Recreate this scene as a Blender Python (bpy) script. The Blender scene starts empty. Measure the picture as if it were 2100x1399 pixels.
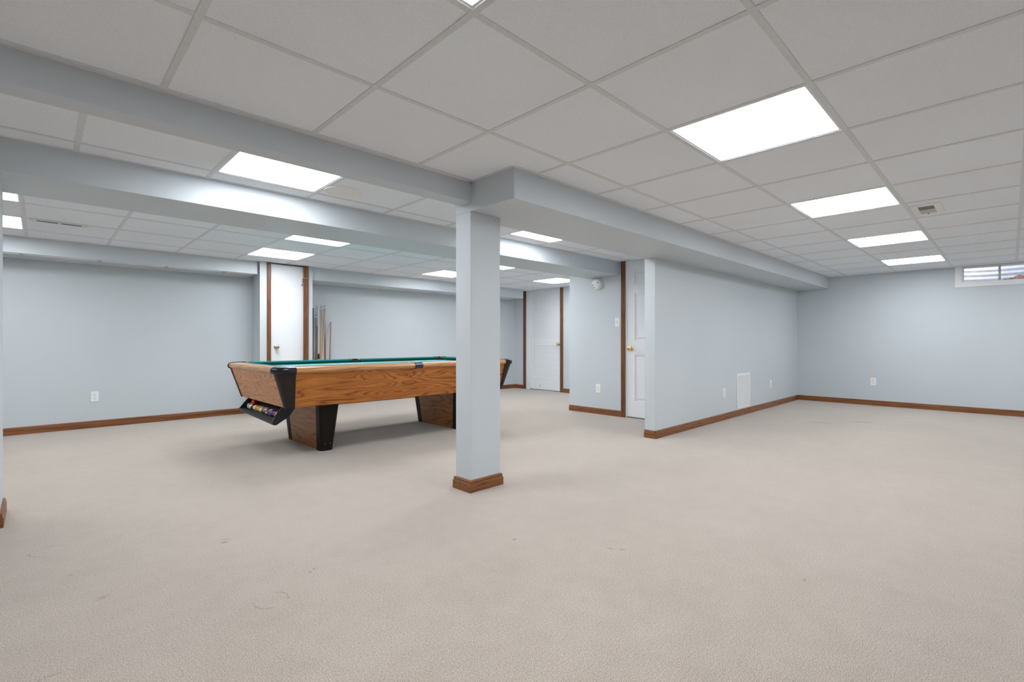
import bpy, bmesh, math, random
from mathutils import Vector
random.seed(7)
S = bpy.context.scene
COL = S.collection
PI = math.pi

# ------------------------------------------------------------------ camera, world, exposure
TH = 0.7981                      # heading of the view, measured from the X (beam) direction
EYE = 0.980
CE = 2.003                       # ceiling height
cam = bpy.data.cameras.new('camera'); camo = bpy.data.objects.new('camera', cam); COL.objects.link(camo)
camo.location = (0, 0, EYE); camo.rotation_euler = (PI/2, 0, TH - PI/2)
cam.sensor_width = 36; cam.lens = 36*995.66/2100; cam.clip_start = .05; cam.clip_end = 100
S.camera = camo
S.view_settings.view_transform = 'Standard'; S.view_settings.look = 'None'
S.view_settings.gamma = 1; S.view_settings.use_curve_mapping = False
S.view_settings.exposure = 0.12
LAMP = 17.2                       # strength of the ceiling panels
S.cycles.max_bounces = 14; S.cycles.diffuse_bounces = 10; S.cycles.glossy_bounces = 6
S.cycles.transmission_bounces = 8; S.cycles.sample_clamp_indirect = 6

w = bpy.data.worlds.new('world'); S.world = w; w.use_nodes = True
nt = w.node_tree; nt.nodes.clear()
sky = nt.nodes.new('ShaderNodeTexSky'); sky.sky_type = 'NISHITA'; sky.sun_disc = False
sky.sun_elevation = math.radians(38); sky.sun_rotation = math.radians(200)
bg = nt.nodes.new('ShaderNodeBackground'); bg.inputs[1].default_value = .62
wo = nt.nodes.new('ShaderNodeOutputWorld')
hs = nt.nodes.new('ShaderNodeHueSaturation'); hs.inputs['Saturation'].default_value = .38
nt.links.new(sky.outputs[0], hs.inputs['Color']); nt.links.new(hs.outputs[0], bg.inputs[0]); nt.links.new(bg.outputs[0], wo.inputs[0])

# ------------------------------------------------------------------ materials
def new_mat(name):
    m = bpy.data.materials.new(name); m.use_nodes = True
    n = m.node_tree.nodes; b = n['Principled BSDF']
    return m, m.node_tree, b
def N(t, kind, **kw):
    n = t.nodes.new(kind)
    for k, v in kw.items():
        if k.startswith('i_'): n.inputs[k[2:].replace('_', ' ')].default_value = v
        else: setattr(n, k, v)
    return n
def mapped(t, scale=(1, 1, 1), rot=(0, 0, 0), loc=(0, 0, 0)):
    tc = N(t, 'ShaderNodeTexCoord'); mp = N(t, 'ShaderNodeMapping')
    mp.inputs['Scale'].default_value = scale; mp.inputs['Rotation'].default_value = rot; mp.inputs['Location'].default_value = loc
    t.links.new(tc.outputs['Object'], mp.inputs[0]); return mp.outputs[0]
def ramp(t, fac, stops, interp='LINEAR'):
    r = N(t, 'ShaderNodeValToRGB'); r.color_ramp.interpolation = interp
    e = r.color_ramp.elements
    while len(e) < len(stops): e.new(.5)
    for k, (p, c) in enumerate(stops):
        e[k].position = p; e[k].color = (*c, 1) if len(c) == 3 else c
    t.links.new(fac, r.inputs[0]); return r.outputs[0]
def math_(t, op, a, b=None, c=None):
    m = N(t, 'ShaderNodeMath', operation=op)
    for k, v in enumerate((a, b, c)):
        if v is None: continue
        if isinstance(v, (int, float)): m.inputs[k].default_value = v
        else: t.links.new(v, m.inputs[k])
    return m.outputs[0]
def noise(t, vec, scale, detail=2, rough=.5, dist=0):
    n = N(t, 'ShaderNodeTexNoise'); n.inputs['Scale'].default_value = scale; n.inputs['Detail'].default_value = detail
    n.inputs['Roughness'].default_value = rough; n.inputs['Distortion'].default_value = dist
    t.links.new(vec, n.inputs['Vector']); return n.outputs[0]
def mixc(t, fac, a, b, mode='MIX'):
    m = N(t, 'ShaderNodeMix', data_type='RGBA', blend_type=mode)
    for idx, v in ((0, fac), (6, a), (7, b)):
        if isinstance(v, (int, float)): m.inputs[idx].default_value = v
        elif isinstance(v, tuple): m.inputs[idx].default_value = (*v, 1)
        else: t.links.new(v, m.inputs[idx])
    return m.outputs[2]
def bump(t, b, h, strength, dist=.002):
    n = N(t, 'ShaderNodeBump'); n.inputs['Strength'].default_value = strength; n.inputs['Distance'].default_value = dist
    t.links.new(h, n.inputs['Height']); t.links.new(n.outputs[0], b.inputs['Normal'])
def plain(name, col, rough=.5, metal=0, spec=.5, bscale=60, bst=.05, var=.04):
    m, t, b = new_mat(name)
    v = mapped(t); nz = noise(t, v, bscale, 3)
    c = ramp(t, nz, [(.3, tuple(x*(1-var) for x in col)), (.7, tuple(min(1, x*(1+var)) for x in col))])
    t.links.new(c, b.inputs['Base Color'])
    b.inputs['Roughness'].default_value = rough; b.inputs['Metallic'].default_value = metal
    b.inputs['Specular IOR Level'].default_value = spec
    if bst: bump(t, b, nz, bst, .001)
    return m
def oak(name, axis, light, mid, dark, bands=9, rough=.35, sc=(1.1, 9), seed=0.):
    # grain: contour lines of a stretched noise give the cathedral figure; fine pores on top
    m, t, b = new_mat(name)
    s = [sc[1]]*3; s[axis] = sc[0]
    v = mapped(t, tuple(s), loc=(seed, seed*.7, seed*1.3))
    n1 = noise(t, v, 1.0, 1.5, .45, .35)
    x = math_(t, 'FRACT', math_(t, 'MULTIPLY', n1, bands))
    s2 = [260.]*3; s2[axis] = 7.
    v2 = mapped(t, tuple(s2)); n2 = noise(t, v2, 1.0, 3, .6)
    s3 = [40.]*3; s3[axis] = 2.5
    n3 = noise(t, mapped(t, tuple(s3)), 1.0, 2, .5)
    c1 = ramp(t, x, [(0, mid), (.45, light), (.78, mid), (.93, dark), (1, mid)])
    c2 = ramp(t, n2, [(.35, (.62, .55, .5)), (.55, (1, 1, 1))])
    c3 = ramp(t, n3, [(.3, (.86, .84, .82)), (.7, (1.0, 1.0, 1.0))])
    c = mixc(t, .55, c1, c2, 'MULTIPLY'); c = mixc(t, .8, c, c3, 'MULTIPLY')
    t.links.new(c, b.inputs['Base Color']); b.inputs['Roughness'].default_value = rough
    b.inputs['Specular IOR Level'].default_value = .4
    bump(t, b, n2, .12, .0006)
    return m

M = {}
# eggshell blue wall paint with faint roller texture
def wall_paint():
    m, t, b = new_mat('blue_wall_paint')
    v = mapped(t); a = noise(t, v, 1.3, 2); f = noise(t, v, 220, 2)
    c = ramp(t, a, [(.3, (.580, .627, .662)), (.7, (.594, .641, .676))])
    t.links.new(c, b.inputs['Base Color']); b.inputs['Roughness'].default_value = .42
    b.inputs['Specular IOR Level'].default_value = .35
    bump(t, b, f, .08, .0006)
    return m
M['wall'] = wall_paint()
def carpet():
    m, t, b = new_mat('beige_carpet')
    v = mapped(t)
    fine = noise(t, v, 290, 3, .7); mid = noise(t, v, 105, 3, .6); big = noise(t, v, 1.6, 3, .5); patch = noise(t, v, 9, 3, .55)
    base = ramp(t, fine, [(.36, (.20, .163, .132)), (.50, (.452, .383, .322)), (.66, (.68, .590, .510))])
    c = mixc(t, .55, base, ramp(t, mid, [(.3, (.80, .78, .76)), (.7, (1.06, 1.06, 1.06))]), 'MULTIPLY')
    c = mixc(t, .85, c, ramp(t, noise(t, v, 330, 2, .6), [(.28, (.50, .48, .46)), (.40, (1, 1, 1))]), 'MULTIPLY')
    c = mixc(t, .8, c, ramp(t, big, [(.32, (.93, .92, .915)), (.68, (1.03, 1.03, 1.03))]), 'MULTIPLY')
    c = mixc(t, .6, c, ramp(t, patch, [(.35, (.93, .92, .91)), (.62, (1.03, 1.03, 1.03))]), 'MULTIPLY')
    # wear marks: dirt spots and the rings pressed in by furniture feet
    tc = N(t, 'ShaderNodeTexCoord').outputs['Object']
    sep = N(t, 'ShaderNodeSeparateXYZ'); t.links.new(tc, sep.inputs[0]); X, Y = sep.outputs[0], sep.outputs[1]
    jit = math_(t, 'MULTIPLY', math_(t, 'SUBTRACT', mid, .5), .02)
    def dist(cx, cy, kx=1, ky=1, rot=0.):
        dx = math_(t, 'ADD', math_(t, 'SUBTRACT', X, cx), jit); dy = math_(t, 'SUBTRACT', Y, cy)
        ca, sa = math.cos(rot), math.sin(rot)
        a = math_(t, 'MULTIPLY', math_(t, 'ADD', math_(t, 'MULTIPLY', dx, ca), math_(t, 'MULTIPLY', dy, sa)), 1/kx)
        e = math_(t, 'MULTIPLY', math_(t, 'SUBTRACT', math_(t, 'MULTIPLY', dy, ca), math_(t, 'MULTIPLY', dx, sa)), 1/ky)
        return math_(t, 'SQRT', math_(t, 'ADD', math_(t, 'MULTIPLY', a, a), math_(t, 'MULTIPLY', e, e))), dx, dy
    masks = []
    for (cx, cy, kx, ky, rot, amt) in [(.646, 2.666, .022, .011, -.6, .8), (.66, 2.70, .03, .012, -.6, .35), (.096, 2.743, .012, .006, -.7, .6), (.825, 2.074, .008, .008, 0, .9),
            (.848, 2.089, .007, .007, 0, .8), (.174, 2.418, .03, .02, .5, .3), (1.682, 1.708, .016, .010, 0, .6), (1.931, 1.32, .026, .005, -1.35, .7),
            (1.964, 1.273, .022, .006, -.5, .7), (7.117, 1.246, .16, .07, -.78, .35), (6.7, 1.6, .22, .08, -.78, .22), (7.883, .912, .12, .05, -.8, .22), (2.247, .588, .02, .008, 0, .4)]:
        d, _, _ = dist(cx, cy, kx, ky, rot)
        mk = math_(t, 'MULTIPLY', math_(t, 'SUBTRACT', 1.0, math_(t, 'SMOOTH_MIN', d, 1.0, .6)), amt*2.2)
        mk.node.use_clamp = True; masks.append(mk)
    for (cx, cy, r, dirs, amt) in [(.030, 3.130, .062, ((-1, -.3), (.6, 1)), .75), (.630, 1.950, .058, ((1, .2), (-.8, -.6)), .8), (.028, 1.905, .056, ((-.5, .9),), .8)]:
        d, dx, dy = dist(cx, cy)
        ring = math_(t, 'SUBTRACT', 1.0, math_(t, 'MULTIPLY', math_(t, 'ABSOLUTE', math_(t, 'SUBTRACT', d, r)), 1/.0045)); ring.node.use_clamp = True
        arcs = None
        for (ax, ay) in dirs:
            l = math.hypot(ax, ay); dot = math_(t, 'DIVIDE', math_(t, 'ADD', math_(t, 'MULTIPLY', dx, ax/l), math_(t, 'MULTIPLY', dy, ay/l)), math_(t, 'MAXIMUM', d, .001))
            g = math_(t, 'MULTIPLY', math_(t, 'SUBTRACT', dot, .55), 4.0); g.node.use_clamp = True
            arcs = g if arcs is None else math_(t, 'MAXIMUM', arcs, g)
        masks.append(math_(t, 'MULTIPLY', math_(t, 'MULTIPLY', ring, arcs), amt))
    mm = masks[0]
    for k in masks[1:]: mm = math_(t, 'MAXIMUM', mm, k)
    c = mixc(t, mm, c, (.20, .16, .13))
    t.links.new(c, b.inputs['Base Color']); b.inputs['Roughness'].default_value = .95
    b.inputs['Specular IOR Level'].default_value = .1
    b.inputs['Sheen Weight'].default_value = .4; b.inputs['Sheen Roughness'].default_value = .6
    h = math_(t, 'ADD', fine, math_(t, 'MULTIPLY', mid, .8)); bump(t, b, h, .55, .004)
    return m
M['carpet'] = carpet()
def tile():
    m, t, b = new_mat('fissured_ceiling_tile')
    v = mapped(t)
    f1 = noise(t, v, 310, 2, .6); f2 = noise(t, v, 520, 2, .5); g = noise(t, v, .9, 2)
    pits = ramp(t, f1, [(.30, (.64, .68, .735)), (.42, (.868, .918, .985)), (.6, (.888, .938, .998))])
    dots = ramp(t, f2, [(.26, (.66, .66, .66)), (.36, (1, 1, 1))])
    c = mixc(t, .9, pits, dots, 'MULTIPLY')
    c = mixc(t, 1., c, ramp(t, g, [(.35, (.965, .955, .95)), (.65, (1, 1, 1))]), 'MULTIPLY')
    t.links.new(c, b.inputs['Base Color']); b.inputs['Roughness'].default_value = .9; b.inputs['Specular IOR Level'].default_value = .15
    bump(t, b, f1, .25, .001)
    return m
M['tile'] = tile()
M['tee'] = plain('painted_steel_grid', (.70, .72, .745), .5, bst=0)
M['white'] = plain('white_enamel', (.84, .85, .865), .35, var=.008)
M['white_flat'] = plain('white_door_paint', (.82, .845, .87), .38, var=.008)
M['plastic'] = plain('white_plastic', (.86, .86, .86), .35, bst=0)
M['slot'] = plain('dark_slot', (.03, .03, .03), .6, bst=0)
M['duct'] = plain('galvanised_duct', (.20, .20, .19), .6, metal=.2)
M['damper'] = plain('grey_damper', (.50, .50, .49), .5)
M['ltile'] = plain('soffit_white', (.84, .84, .83), .7)
M['base_x'] = oak('brown_oak_baseboard_x', 0, (.300, .118, .042), (.235, .088, .030), (.130, .046, .016), 6, .38, (.9, 30))
M['base_y'] = oak('brown_oak_baseboard_y', 1, (.300, .118, .042), (.235, .088, .030), (.130, .046, .016), 6, .38, (.9, 30))
M['base_z'] = oak('brown_oak_casing', 2, (.240, .100, .038), (.175, .068, .025), (.090, .033, .013), 6, .40, (1.2, 34))
ORL, ORM, ORD = (.560, .205, .042), (.430, .138, .024), (.180, .048, .010)
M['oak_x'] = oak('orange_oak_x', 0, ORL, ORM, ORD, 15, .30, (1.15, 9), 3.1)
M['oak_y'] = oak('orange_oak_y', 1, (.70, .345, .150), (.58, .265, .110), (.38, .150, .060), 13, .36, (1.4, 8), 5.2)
M['oak_leg'] = oak('orange_oak_pedestal', 1, (.52, .225, .075), (.43, .170, .052), (.24, .080, .022), 10, .36, (1.2, 10), 1.7)
M['rail_x'] = oak('pale_oak_rail_x', 0, (.66, .36, .17), (.58, .29, .125), (.40, .17, .06), 5, .20, (.8, 26), 2.)
M['rail_y'] = oak('pale_oak_rail_y', 1, (.66, .38, .20), (.58, .31, .15), (.42, .20, .09), 5, .22, (.8, 26), 4.)
M['black'] = plain('black_moulded_plastic', (.010, .009, .012), .25, bst=.02, spec=.4)
M['darkpost'] = plain('dark_brown_laminate', (.016, .011, .010), .42, spec=.35)
M['darkleg'] = plain('black_brown_leg_cap', (.010, .0065, .005), .55, spec=.25)
M['traygrey'] = plain('charcoal_tray', (.026, .026, .030), .5, spec=.35)
M['rubber'] = plain('black_rubber', (.02, .02, .02), .6)
M['steel'] = plain('steel_bolt', (.35, .33, .30), .35, metal=.8, bst=0)
M['boltblack'] = plain('black_bolt', (.012, .010, .010), .4, bst=0)
M['sidecap'] = plain('blue_black_chrome_pocket_trim', (.05, .06, .085), .18, metal=.6, bst=0)
M['brass'] = plain('polished_brass', (.80, .60, .25), .16, metal=1, bst=0, var=.01)
M['nickel'] = plain('aged_brass_nickel', (.62, .55, .44), .2, metal=1, bst=0, var=.01)
def cloth(name, c0, c1, sheen):
    m, t, b = new_mat(name); v = mapped(t)
    f = noise(t, v, 400, 2); c = ramp(t, f, [(.3, c0), (.7, c1)])
    t.links.new(c, b.inputs['Base Color']); b.inputs['Roughness'].default_value = .9; b.inputs['Specular IOR Level'].default_value = .1
    b.inputs['Sheen Weight'].default_value = sheen; b.inputs['Sheen Roughness'].default_value = .5
    b.inputs['Sheen Tint'].default_value = (.6, 1, 1, 1)
    bump(t, b, f, .1, .0005); return m
M['bed'] = cloth('blue_green_bed_cloth', (.080, .245, .275), (.100, .280, .310), .6)
M['cushion'] = cloth('shaded_green_cushion_cloth', (.004, .135, .115), (.006, .160, .135), .08)  # shade on the cushion sides painted in as a darker green than the bed
def lens():
    m, t, b = new_mat('lit_acrylic_lens'); t.nodes.remove(b)
    e = N(t, 'ShaderNodeEmission'); e.inputs[0].default_value = (.945, .985, 1.02, 1); e.inputs[1].default_value = LAMP
    t.links.new(e.outputs[0], t.nodes['Material Output'].inputs[0]); return m
M['lens'] = lens()
def glass():
    m, t, b = new_mat('window_glass')
    b.inputs['Transmission Weight'].default_value = 1; b.inputs['Roughness'].default_value = 0; b.inputs['IOR'].default_value = 1.02
    b.inputs['Base Color'].default_value = (.97, .99, 1, 1); return m
M['glass'] = glass()
M['galv'] = plain('galvanised_window_well', (.74, .77, .80), .5, metal=.2, bscale=12, var=.10)
def soil():
    m, t, b = new_mat('dead_leaves_and_soil'); v = mapped(t)
    c = ramp(t, noise(t, v, 22, 4, .7), [(.35, (.10, .045, .03)), (.5, (.28, .14, .09)), (.66, (.50, .42, .36))])
    t.links.new(c, b.inputs['Base Color']); b.inputs['Roughness'].default_value = .9; return m
M['soil'] = soil()

# ------------------------------------------------------------------ mesh helpers
class MB:
    def __init__(s): s.v = []; s.f = []
    def poly(s, pts, faces):
        o = len(s.v); s.v += [tuple(p) for p in pts]; s.f += [tuple(o+i for i in f) for f in faces]; return s
    def box(s, x0, y0, z0, x1, y1, z1):
        x0, x1 = sorted((x0, x1)); y0, y1 = sorted((y0, y1)); z0, z1 = sorted((z0, z1))
        return s.poly([(x0, y0, z0), (x1, y0, z0), (x1, y1, z0), (x0, y1, z0), (x0, y0, z1), (x1, y0, z1), (x1, y1, z1), (x0, y1, z1)],
                      [(3, 2, 1, 0), (4, 5, 6, 7), (0, 1, 5, 4), (1, 2, 6, 5), (2, 3, 7, 6), (3, 0, 4, 7)])
    def loft(s, rings, close=True, cap=True):
        n = len(rings[0]); o = len(s.v)
        for r in rings: s.v += [tuple(p) for p in r]
        for k in range(len(rings)-1):
            for i in range(n if close else n-1):
                j = (i+1) % n; s.f.append((o+k*n+i, o+k*n+j, o+(k+1)*n+j, o+(k+1)*n+i))
        if cap:
            s.f.append(tuple(o+i for i in range(n))[::-1]); s.f.append(tuple(o+(len(rings)-1)*n+i for i in range(n)))
        return s
    def prism(s, outline, z0, z1):
        return s.loft([[(x, y, z0) for x, y in outline], [(x, y, z1) for x, y in outline]])
    def lathe(s, prof, seg=24, M4=None, cap=True):
        # prof: (radius, height) along local z
        rings = []
        for r, h in prof:
            ring = []
            for i in range(seg):
                a = 2*PI*i/seg; p = Vector((r*math.cos(a), r*math.sin(a), h))
                ring.append(M4 @ p if M4 else p)
            rings.append(ring)
        return s.loft(rings, True, cap)
    def sweep(s, prof, path, closed=False, normals=None):
        # prof: (o, z) o = outward offset to the RIGHT of travel; path: (x, y)
        n = len(path); rings = []
        for i, p in enumerate(path):
            a = path[i-1] if (i > 0 or closed) else p; c = path[(i+1) % n] if (i < n-1 or closed) else p
            def nrm(q0, q1):
                dx, dy = q1[0]-q0[0], q1[1]-q0[1]; l = math.hypot(dx, dy)
                return (dy/l, -dx/l) if l > 1e-9 else None
            n0, n1 = nrm(a, p), nrm(p, c)
            if n0 is None: n0 = n1
            if n1 is None: n1 = n0
            mx, my = n0[0]+n1[0], n0[1]+n1[1]; l = math.hypot(mx, my); mx /= l; my /= l
            k = 1/max(.3, mx*n0[0]+my*n0[1])
            rings.append([(p[0]+mx*k*o, p[1]+my*k*o, z) for o, z in prof])
        if closed: rings.append(rings[0])
        return s.loft(rings, True, not closed)
    def build(s, name, mat, parent=None, bevel=0, smooth=False, bseg=2, label=None):
        me = bpy.data.meshes.new(name); me.from_pydata(s.v, [], s.f); me.validate()
        bm = bmesh.new(); bm.from_mesh(me); bmesh.ops.remove_doubles(bm, verts=bm.verts, dist=1e-5)
        bmesh.ops.recalc_face_normals(bm, faces=bm.faces); bm.to_mesh(me); bm.free()
        me.materials.append(mat)
        if smooth:
            for p in me.polygons: p.use_smooth = True
            try: me.set_sharp_from_angle(angle=math.radians(38))
            except Exception: pass
        o = bpy.data.objects.new(name, me); COL.objects.link(o)
        if parent: o.parent = parent
        if bevel:
            b = o.modifiers.new('bevel', 'BEVEL'); b.width = bevel; b.segments = bseg; b.limit_method = 'ANGLE'; b.angle_limit = math.radians(35)
            b.harden_normals = False
        if label: o['label'] = label
        return o
def struct(o, name=None):
    o['kind'] = 'structure'; return o
def tag(o, label, cat, group=None):
    o['label'] = label; o['category'] = cat
    if group: o['group'] = group
    return o
def empty(name, loc, rot=(0, 0, 0)):
    o = bpy.data.objects.new(name, None); COL.objects.link(o); o.location = loc; o.rotation_euler = rot
    o.empty_display_size = .1; return o
def copy_tree(o, parent=None):
    c = o.copy(); COL.objects.link(c); c.parent = parent
    for ch in list(o.children): copy_tree(ch, c)
    return c

# ------------------------------------------------------------------ room shell
WR, WB, WE, WL, WF = 9.10, 7.235, 7.15, -4.0, -2.6      # right, back, end, left, front wall faces
struct(MB().box(WL-.2, WF-.2, -.12, WR+.2, WB+.2, 0).build('floor', M['carpet']))
struct(MB().box(WL, WB, 0, 2.10, WB+.15, CE+.05).box(2.10, WB, 0, WE+.15, WB+.15, CE+.05).build('wall_back', M['wall']))
# right wall with the basement window opening
WY0, WY1, WZ0, WZ1 = -.36, .462, 1.775, 1.993
struct(MB().box(WR, WF, 0, WR+.2, 2.6, WZ0).box(WR, WF, WZ0, WR+.2, WY0, CE+.05).box(WR, WY1, WZ0, WR+.2, 2.6, CE+.05)
       .box(WR, WY0, WZ1, WR+.2, WY1, CE+.05).build('wall_right', M['wall']))
struct(MB().box(WL-.15, WF, 0, WL, WB, CE+.05).build('wall_left', M['wall']))
struct(MB().box(WL, WF-.15, 0, WR+.2, WF, CE+.05).build('wall_front', M['wall']))
struct(MB().box(4.425, 2.485, 0, WR, 2.600, CE+.02).build('wall_partition', M['wall']))
# short wall by the six-panel door, and its return behind
struct(MB().box(5.385, 3.492, 0, 5.50, 4.356, CE+.02).box(5.50, 4.25, 0, WE+.1, 4.356, CE+.02).box(5.385, 2.600, 0, 5.50, 2.668, CE+.02).build('wall_hall', M['wall']))
struct(MB().box(WE, 4.356, 0, WE+.12, 5.995, CE+.02).box(WE, 6.93, 0, WE+.12, WB, CE+.02).build('wall_end', M['wall']))
# closet box standing out from the back wall (its left side is slightly out of square)
cl = MB()
cl.prism([(2.033, 6.72), (2.135, 6.72), (2.135, 6.82), (2.14, WB), (2.09, WB)], 0, CE+.02)
cl.box(2.625, 6.72, 0, 2.707, WB, CE+.02)
struct(cl.build('wall_closet', M['wall']))
struct(MB().box(2.14, 7.1, 0, 2.625, 7.15, CE).build('wall_closet_rear', M['wall']))

# column, pillar, beams and bulkheads
struct(MB().box(2.000, 2.435, 0, 2.262, 2.590, 1.821).build('wall_column', M['wall'], bevel=.004))
struct(MB().box(-.60, 3.700, 0, -.147, 4.040, 1.85).build('wall_pillar', M['wall'], bevel=.004))
struct(MB().box(WL, 2.430, 1.877, 2.010, 2.552, CE+.03).build('wall_beam_front', M['wall'], bevel=.003))
struct(MB().box(2.000, 2.033, 1.820, WR, 2.600, CE+.03).build('wall_beam_right', M['wall'], bevel=.003))
struct(MB().box(WL, 3.530, 1.834, 5.385, 4.040, CE+.03).build('wall_beam_middle', M['wall'], bevel=.003))
bk = MB().box(WL, 6.770, 1.842, 2.020, 6.80, CE+.02).box(WL, 6.99, 1.842, 2.03, WB, CE+.02)
struct(bk.build('wall_bulkhead_left', M['wall'], bevel=.002))
sof = MB().box(WL, 6.80, 1.850, 2.03, 6.99, 1.87); struct(sof.build('trim_6', M['ltile']))
sg = MB()
for k in range(-6, 4): sg.box(-.136+.5985*k, 6.80, 1.844, -.112+.5985*k, 6.99, 1.850)
struct(sg.build('trim_7', M['damper']))
struct(MB().box(2.707, 6.770, 1.828, 6.91, WB, CE+.02).build('wall_bulkhead_right', M['wall'], bevel=.002))

# ------------------------------------------------------------------ ceiling: lay-in tiles on a steel grid
G = .6096
BAYS = [  # x lines, y lines, region rectangles (x0, x1, y0, y1)
    dict(x0=.9715, dx=.6096, y0=.556, dy=.6145, rect=[(WL, WR, WF, 2.033), (WL, 2.0, 2.033, 2.43)]),
    dict(x0=.145, dx=.6135, y0=3.360, dy=.6100, rect=[(WL, 5.385, 2.60, 3.53), (WL, 2.0, 2.552, 2.60)]),
    dict(x0=-.085, dx=.6115, y0=5.110, dy=.6100, rect=[(WL, 5.385, 4.04, 6.77), (5.385, WE, 4.356, 6.77), (2.0, 2.75, 6.72, 7.2), (6.905, WE, 6.77, WB)]),
]
LIGHTS = []   # (bay, i, j)
for i in (-4, -1, 2, 5, 8, 11): LIGHTS.append((0, i, 0))
for i in (5, 11): LIGHTS.append((0, i, -3))  # unseen panels added to light the right side of the room
for i in (1, 5): LIGHTS.append((1, i, -1))
for i in (-1, 3, 7): LIGHTS.append((2, i, -1)); LIGHTS.append((2, i, 1))
LIGHTS.append((2, 10, 0))
def cell(b, i, j):
    B = BAYS[b]; x = B['x0']+B['dx']*i; y = B['y0']+B['dy']*j
    return x, x+B['dx'], y, y+B['dy']
cm = MB(); TZ = CE+.003
for bi, B in enumerate(BAYS):
    tm = MB()
    for (rx0, rx1, ry0, ry1) in B['rect']:
        i0 = math.floor((rx0-B['x0'])/B['dx'])-1; i1 = math.ceil((rx1-B['x0'])/B['dx'])+1
        j0 = math.floor((ry0-B['y0'])/B['dy'])-1; j1 = math.ceil((ry1-B['y0'])/B['dy'])+1
        for i in range(i0, i1):
            for j in range(j0, j1):
                if (bi, i, j) in LIGHTS: continue
                x0, x1, y0, y1 = cell(bi, i, j); x0 = max(x0, rx0); x1 = min(x1, rx1); y0 = max(y0, ry0); y1 = min(y1, ry1)
                if x1-x0 > .003 and y1-y0 > .003: cm.box(x0, y0, TZ, x1, y1, TZ+.016)
        for i in range(i0, i1+1):
            x = B['x0']+B['dx']*i
            if rx0+.01 < x < rx1-.01: tm.box(x-.012, ry0, CE, x+.012, ry1, TZ+.002)
        for j in range(j0, j1+1):
            y = B['y0']+B['dy']*j
            if ry0+.01 < y < ry1-.01: tm.box(rx0, y-.012, CE+.0005, rx1, y+.012, TZ+.0015)
    struct(tm.build('trim_%d' % (bi+1), M['tee']))
struct(cm.build('ceiling', M['tile']))
struct(MB().box(WL-.1, WF-.1, CE+.20, WR+.2, WB+.2, CE+.24).build('ceiling_deck', M['tile']))
# wall angle around the edges of the ceiling
wa = MB()
def angle_x(x0, x1, y, s): wa.box(x0, y, CE-.001, x1, y+s*.019, CE+.006)
def angle_y(y0, y1, x, s): wa.box(x, y0, CE-.001, x+s*.019, y1, CE+.006)
angle_x(WL, 2.0, 2.43, -1); angle_x(2.0, WR, 2.033, -1); angle_y(2.033, 2.43, 2.0, -1); angle_y(WF, 2.033, WR, -1)
angle_x(WL, 5.385, 3.53, -1); angle_x(WL, 2.0, 2.552, 1); angle_x(2.0, 5.385, 2.60, 1)
angle_x(WL, 5.385, 4.04, 1); angle_x(WL, 6.91, 6.77, -1); angle_y(4.356, 6.77, WE, -1)
struct(wa.build('trim_4', M['tee']))

# ------------------------------------------------------------------ lit ceiling panels
def light_unit(sx, sy):
    r = empty('ceiling_light', (0, 0, CE))
    hx, hy = sx/2-.0125, sy/2-.0125; lx, ly = hx-.010, hy-.010
    fr = MB()
    for (a, b_, c, d) in [(-hx, -hy, hx, -ly), (-hx, ly, hx, hy), (-hx, -ly, -lx, ly), (lx, -ly, hx, ly)]: fr.box(a, b_, .003, c, d, .030)
    fr.box(-hx, -hy, .030, hx, hy, .11)
    fr.build('frame', M['white'], r)
    MB().box(-lx, -ly, .008, lx, ly, .016).build('lens', M['lens'], r)
    return r
protos = {}
LL = {  # labels for the panels the photo shows
 (0, -1, 0): 'lit square ceiling panel cut off by the top edge of the picture, nearest the camera',
 (0, 2, 0): 'large bright square ceiling panel right of the column, biggest fully visible one',
 (0, 5, 0): 'lit square ceiling panel second in the row running toward the window wall',
 (0, 8, 0): 'lit square ceiling panel third in the row, beyond the small square ceiling vent',
 (0, 11, 0): 'lit square ceiling panel fourth in the row, closest to the window wall',
 (1, 1, -1): 'lit square ceiling panel between the two beams, beside the round ceiling speaker',
 (1, 5, -1): 'lit square ceiling panel between the two beams, seen just right of the column',
 (2, -1, -1): 'lit ceiling panel at the left picture edge, partly hidden by the middle beam',
 (2, -1, 1): 'lit ceiling panel at the left picture edge, left of the slot vent',
 (2, 3, -1): 'lit ceiling panel behind the middle beam, further from the flat white closet door',
 (2, 3, 1): 'lit ceiling panel directly in front of the flat white closet door',
 (2, 7, -1): 'lit ceiling panel whose corner peeks out right of the column',
 (2, 7, 1): 'lit ceiling panel over the pool table, half hidden by the column',
 (2, 10, 0): 'lit ceiling panel in front of the louvered white door',
}
OFF = {(0, -4, 0): 'lit square ceiling panel behind the camera, in line with the right hand row', (0, 5, -3): 'added unseen ceiling panel lighting the right side, nearer the camera', (0, 11, -3): 'added unseen ceiling panel lighting the right side, near the basement window'}
for (b, i, j) in LIGHTS:
    x0, x1, y0, y1 = cell(b, i, j)
    if (b, i, j) == (2, 10, 0): x0 -= .02; x1 -= .02
    if b not in protos: o = protos[b] = light_unit(BAYS[b]['dx'], BAYS[b]['dy'])
    else: o = copy_tree(protos[b])
    o.location = ((x0+x1)/2, (y0+y1)/2, CE)
    if (b, i, j) in LL: tag(o, LL[(b, i, j)], 'ceiling light', 'lit panels of the drop ceiling')
    else: tag(o, OFF.get((b, i, j), 'lit square ceiling panel outside the view'), 'ceiling light', 'lit panels behind the camera')

# ------------------------------------------------------------------ baseboards and casings
BP = [(0, 0), (.015, 0), (.015, .052), (.0135, .056), (.0095, .058), (.0095, .062), (.012, .066), (.010, .072), (.005, .077), (0, .079)]
def baseboard(name, path, mat):
    return struct(MB().sweep(BP, path).build(name, mat))
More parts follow.
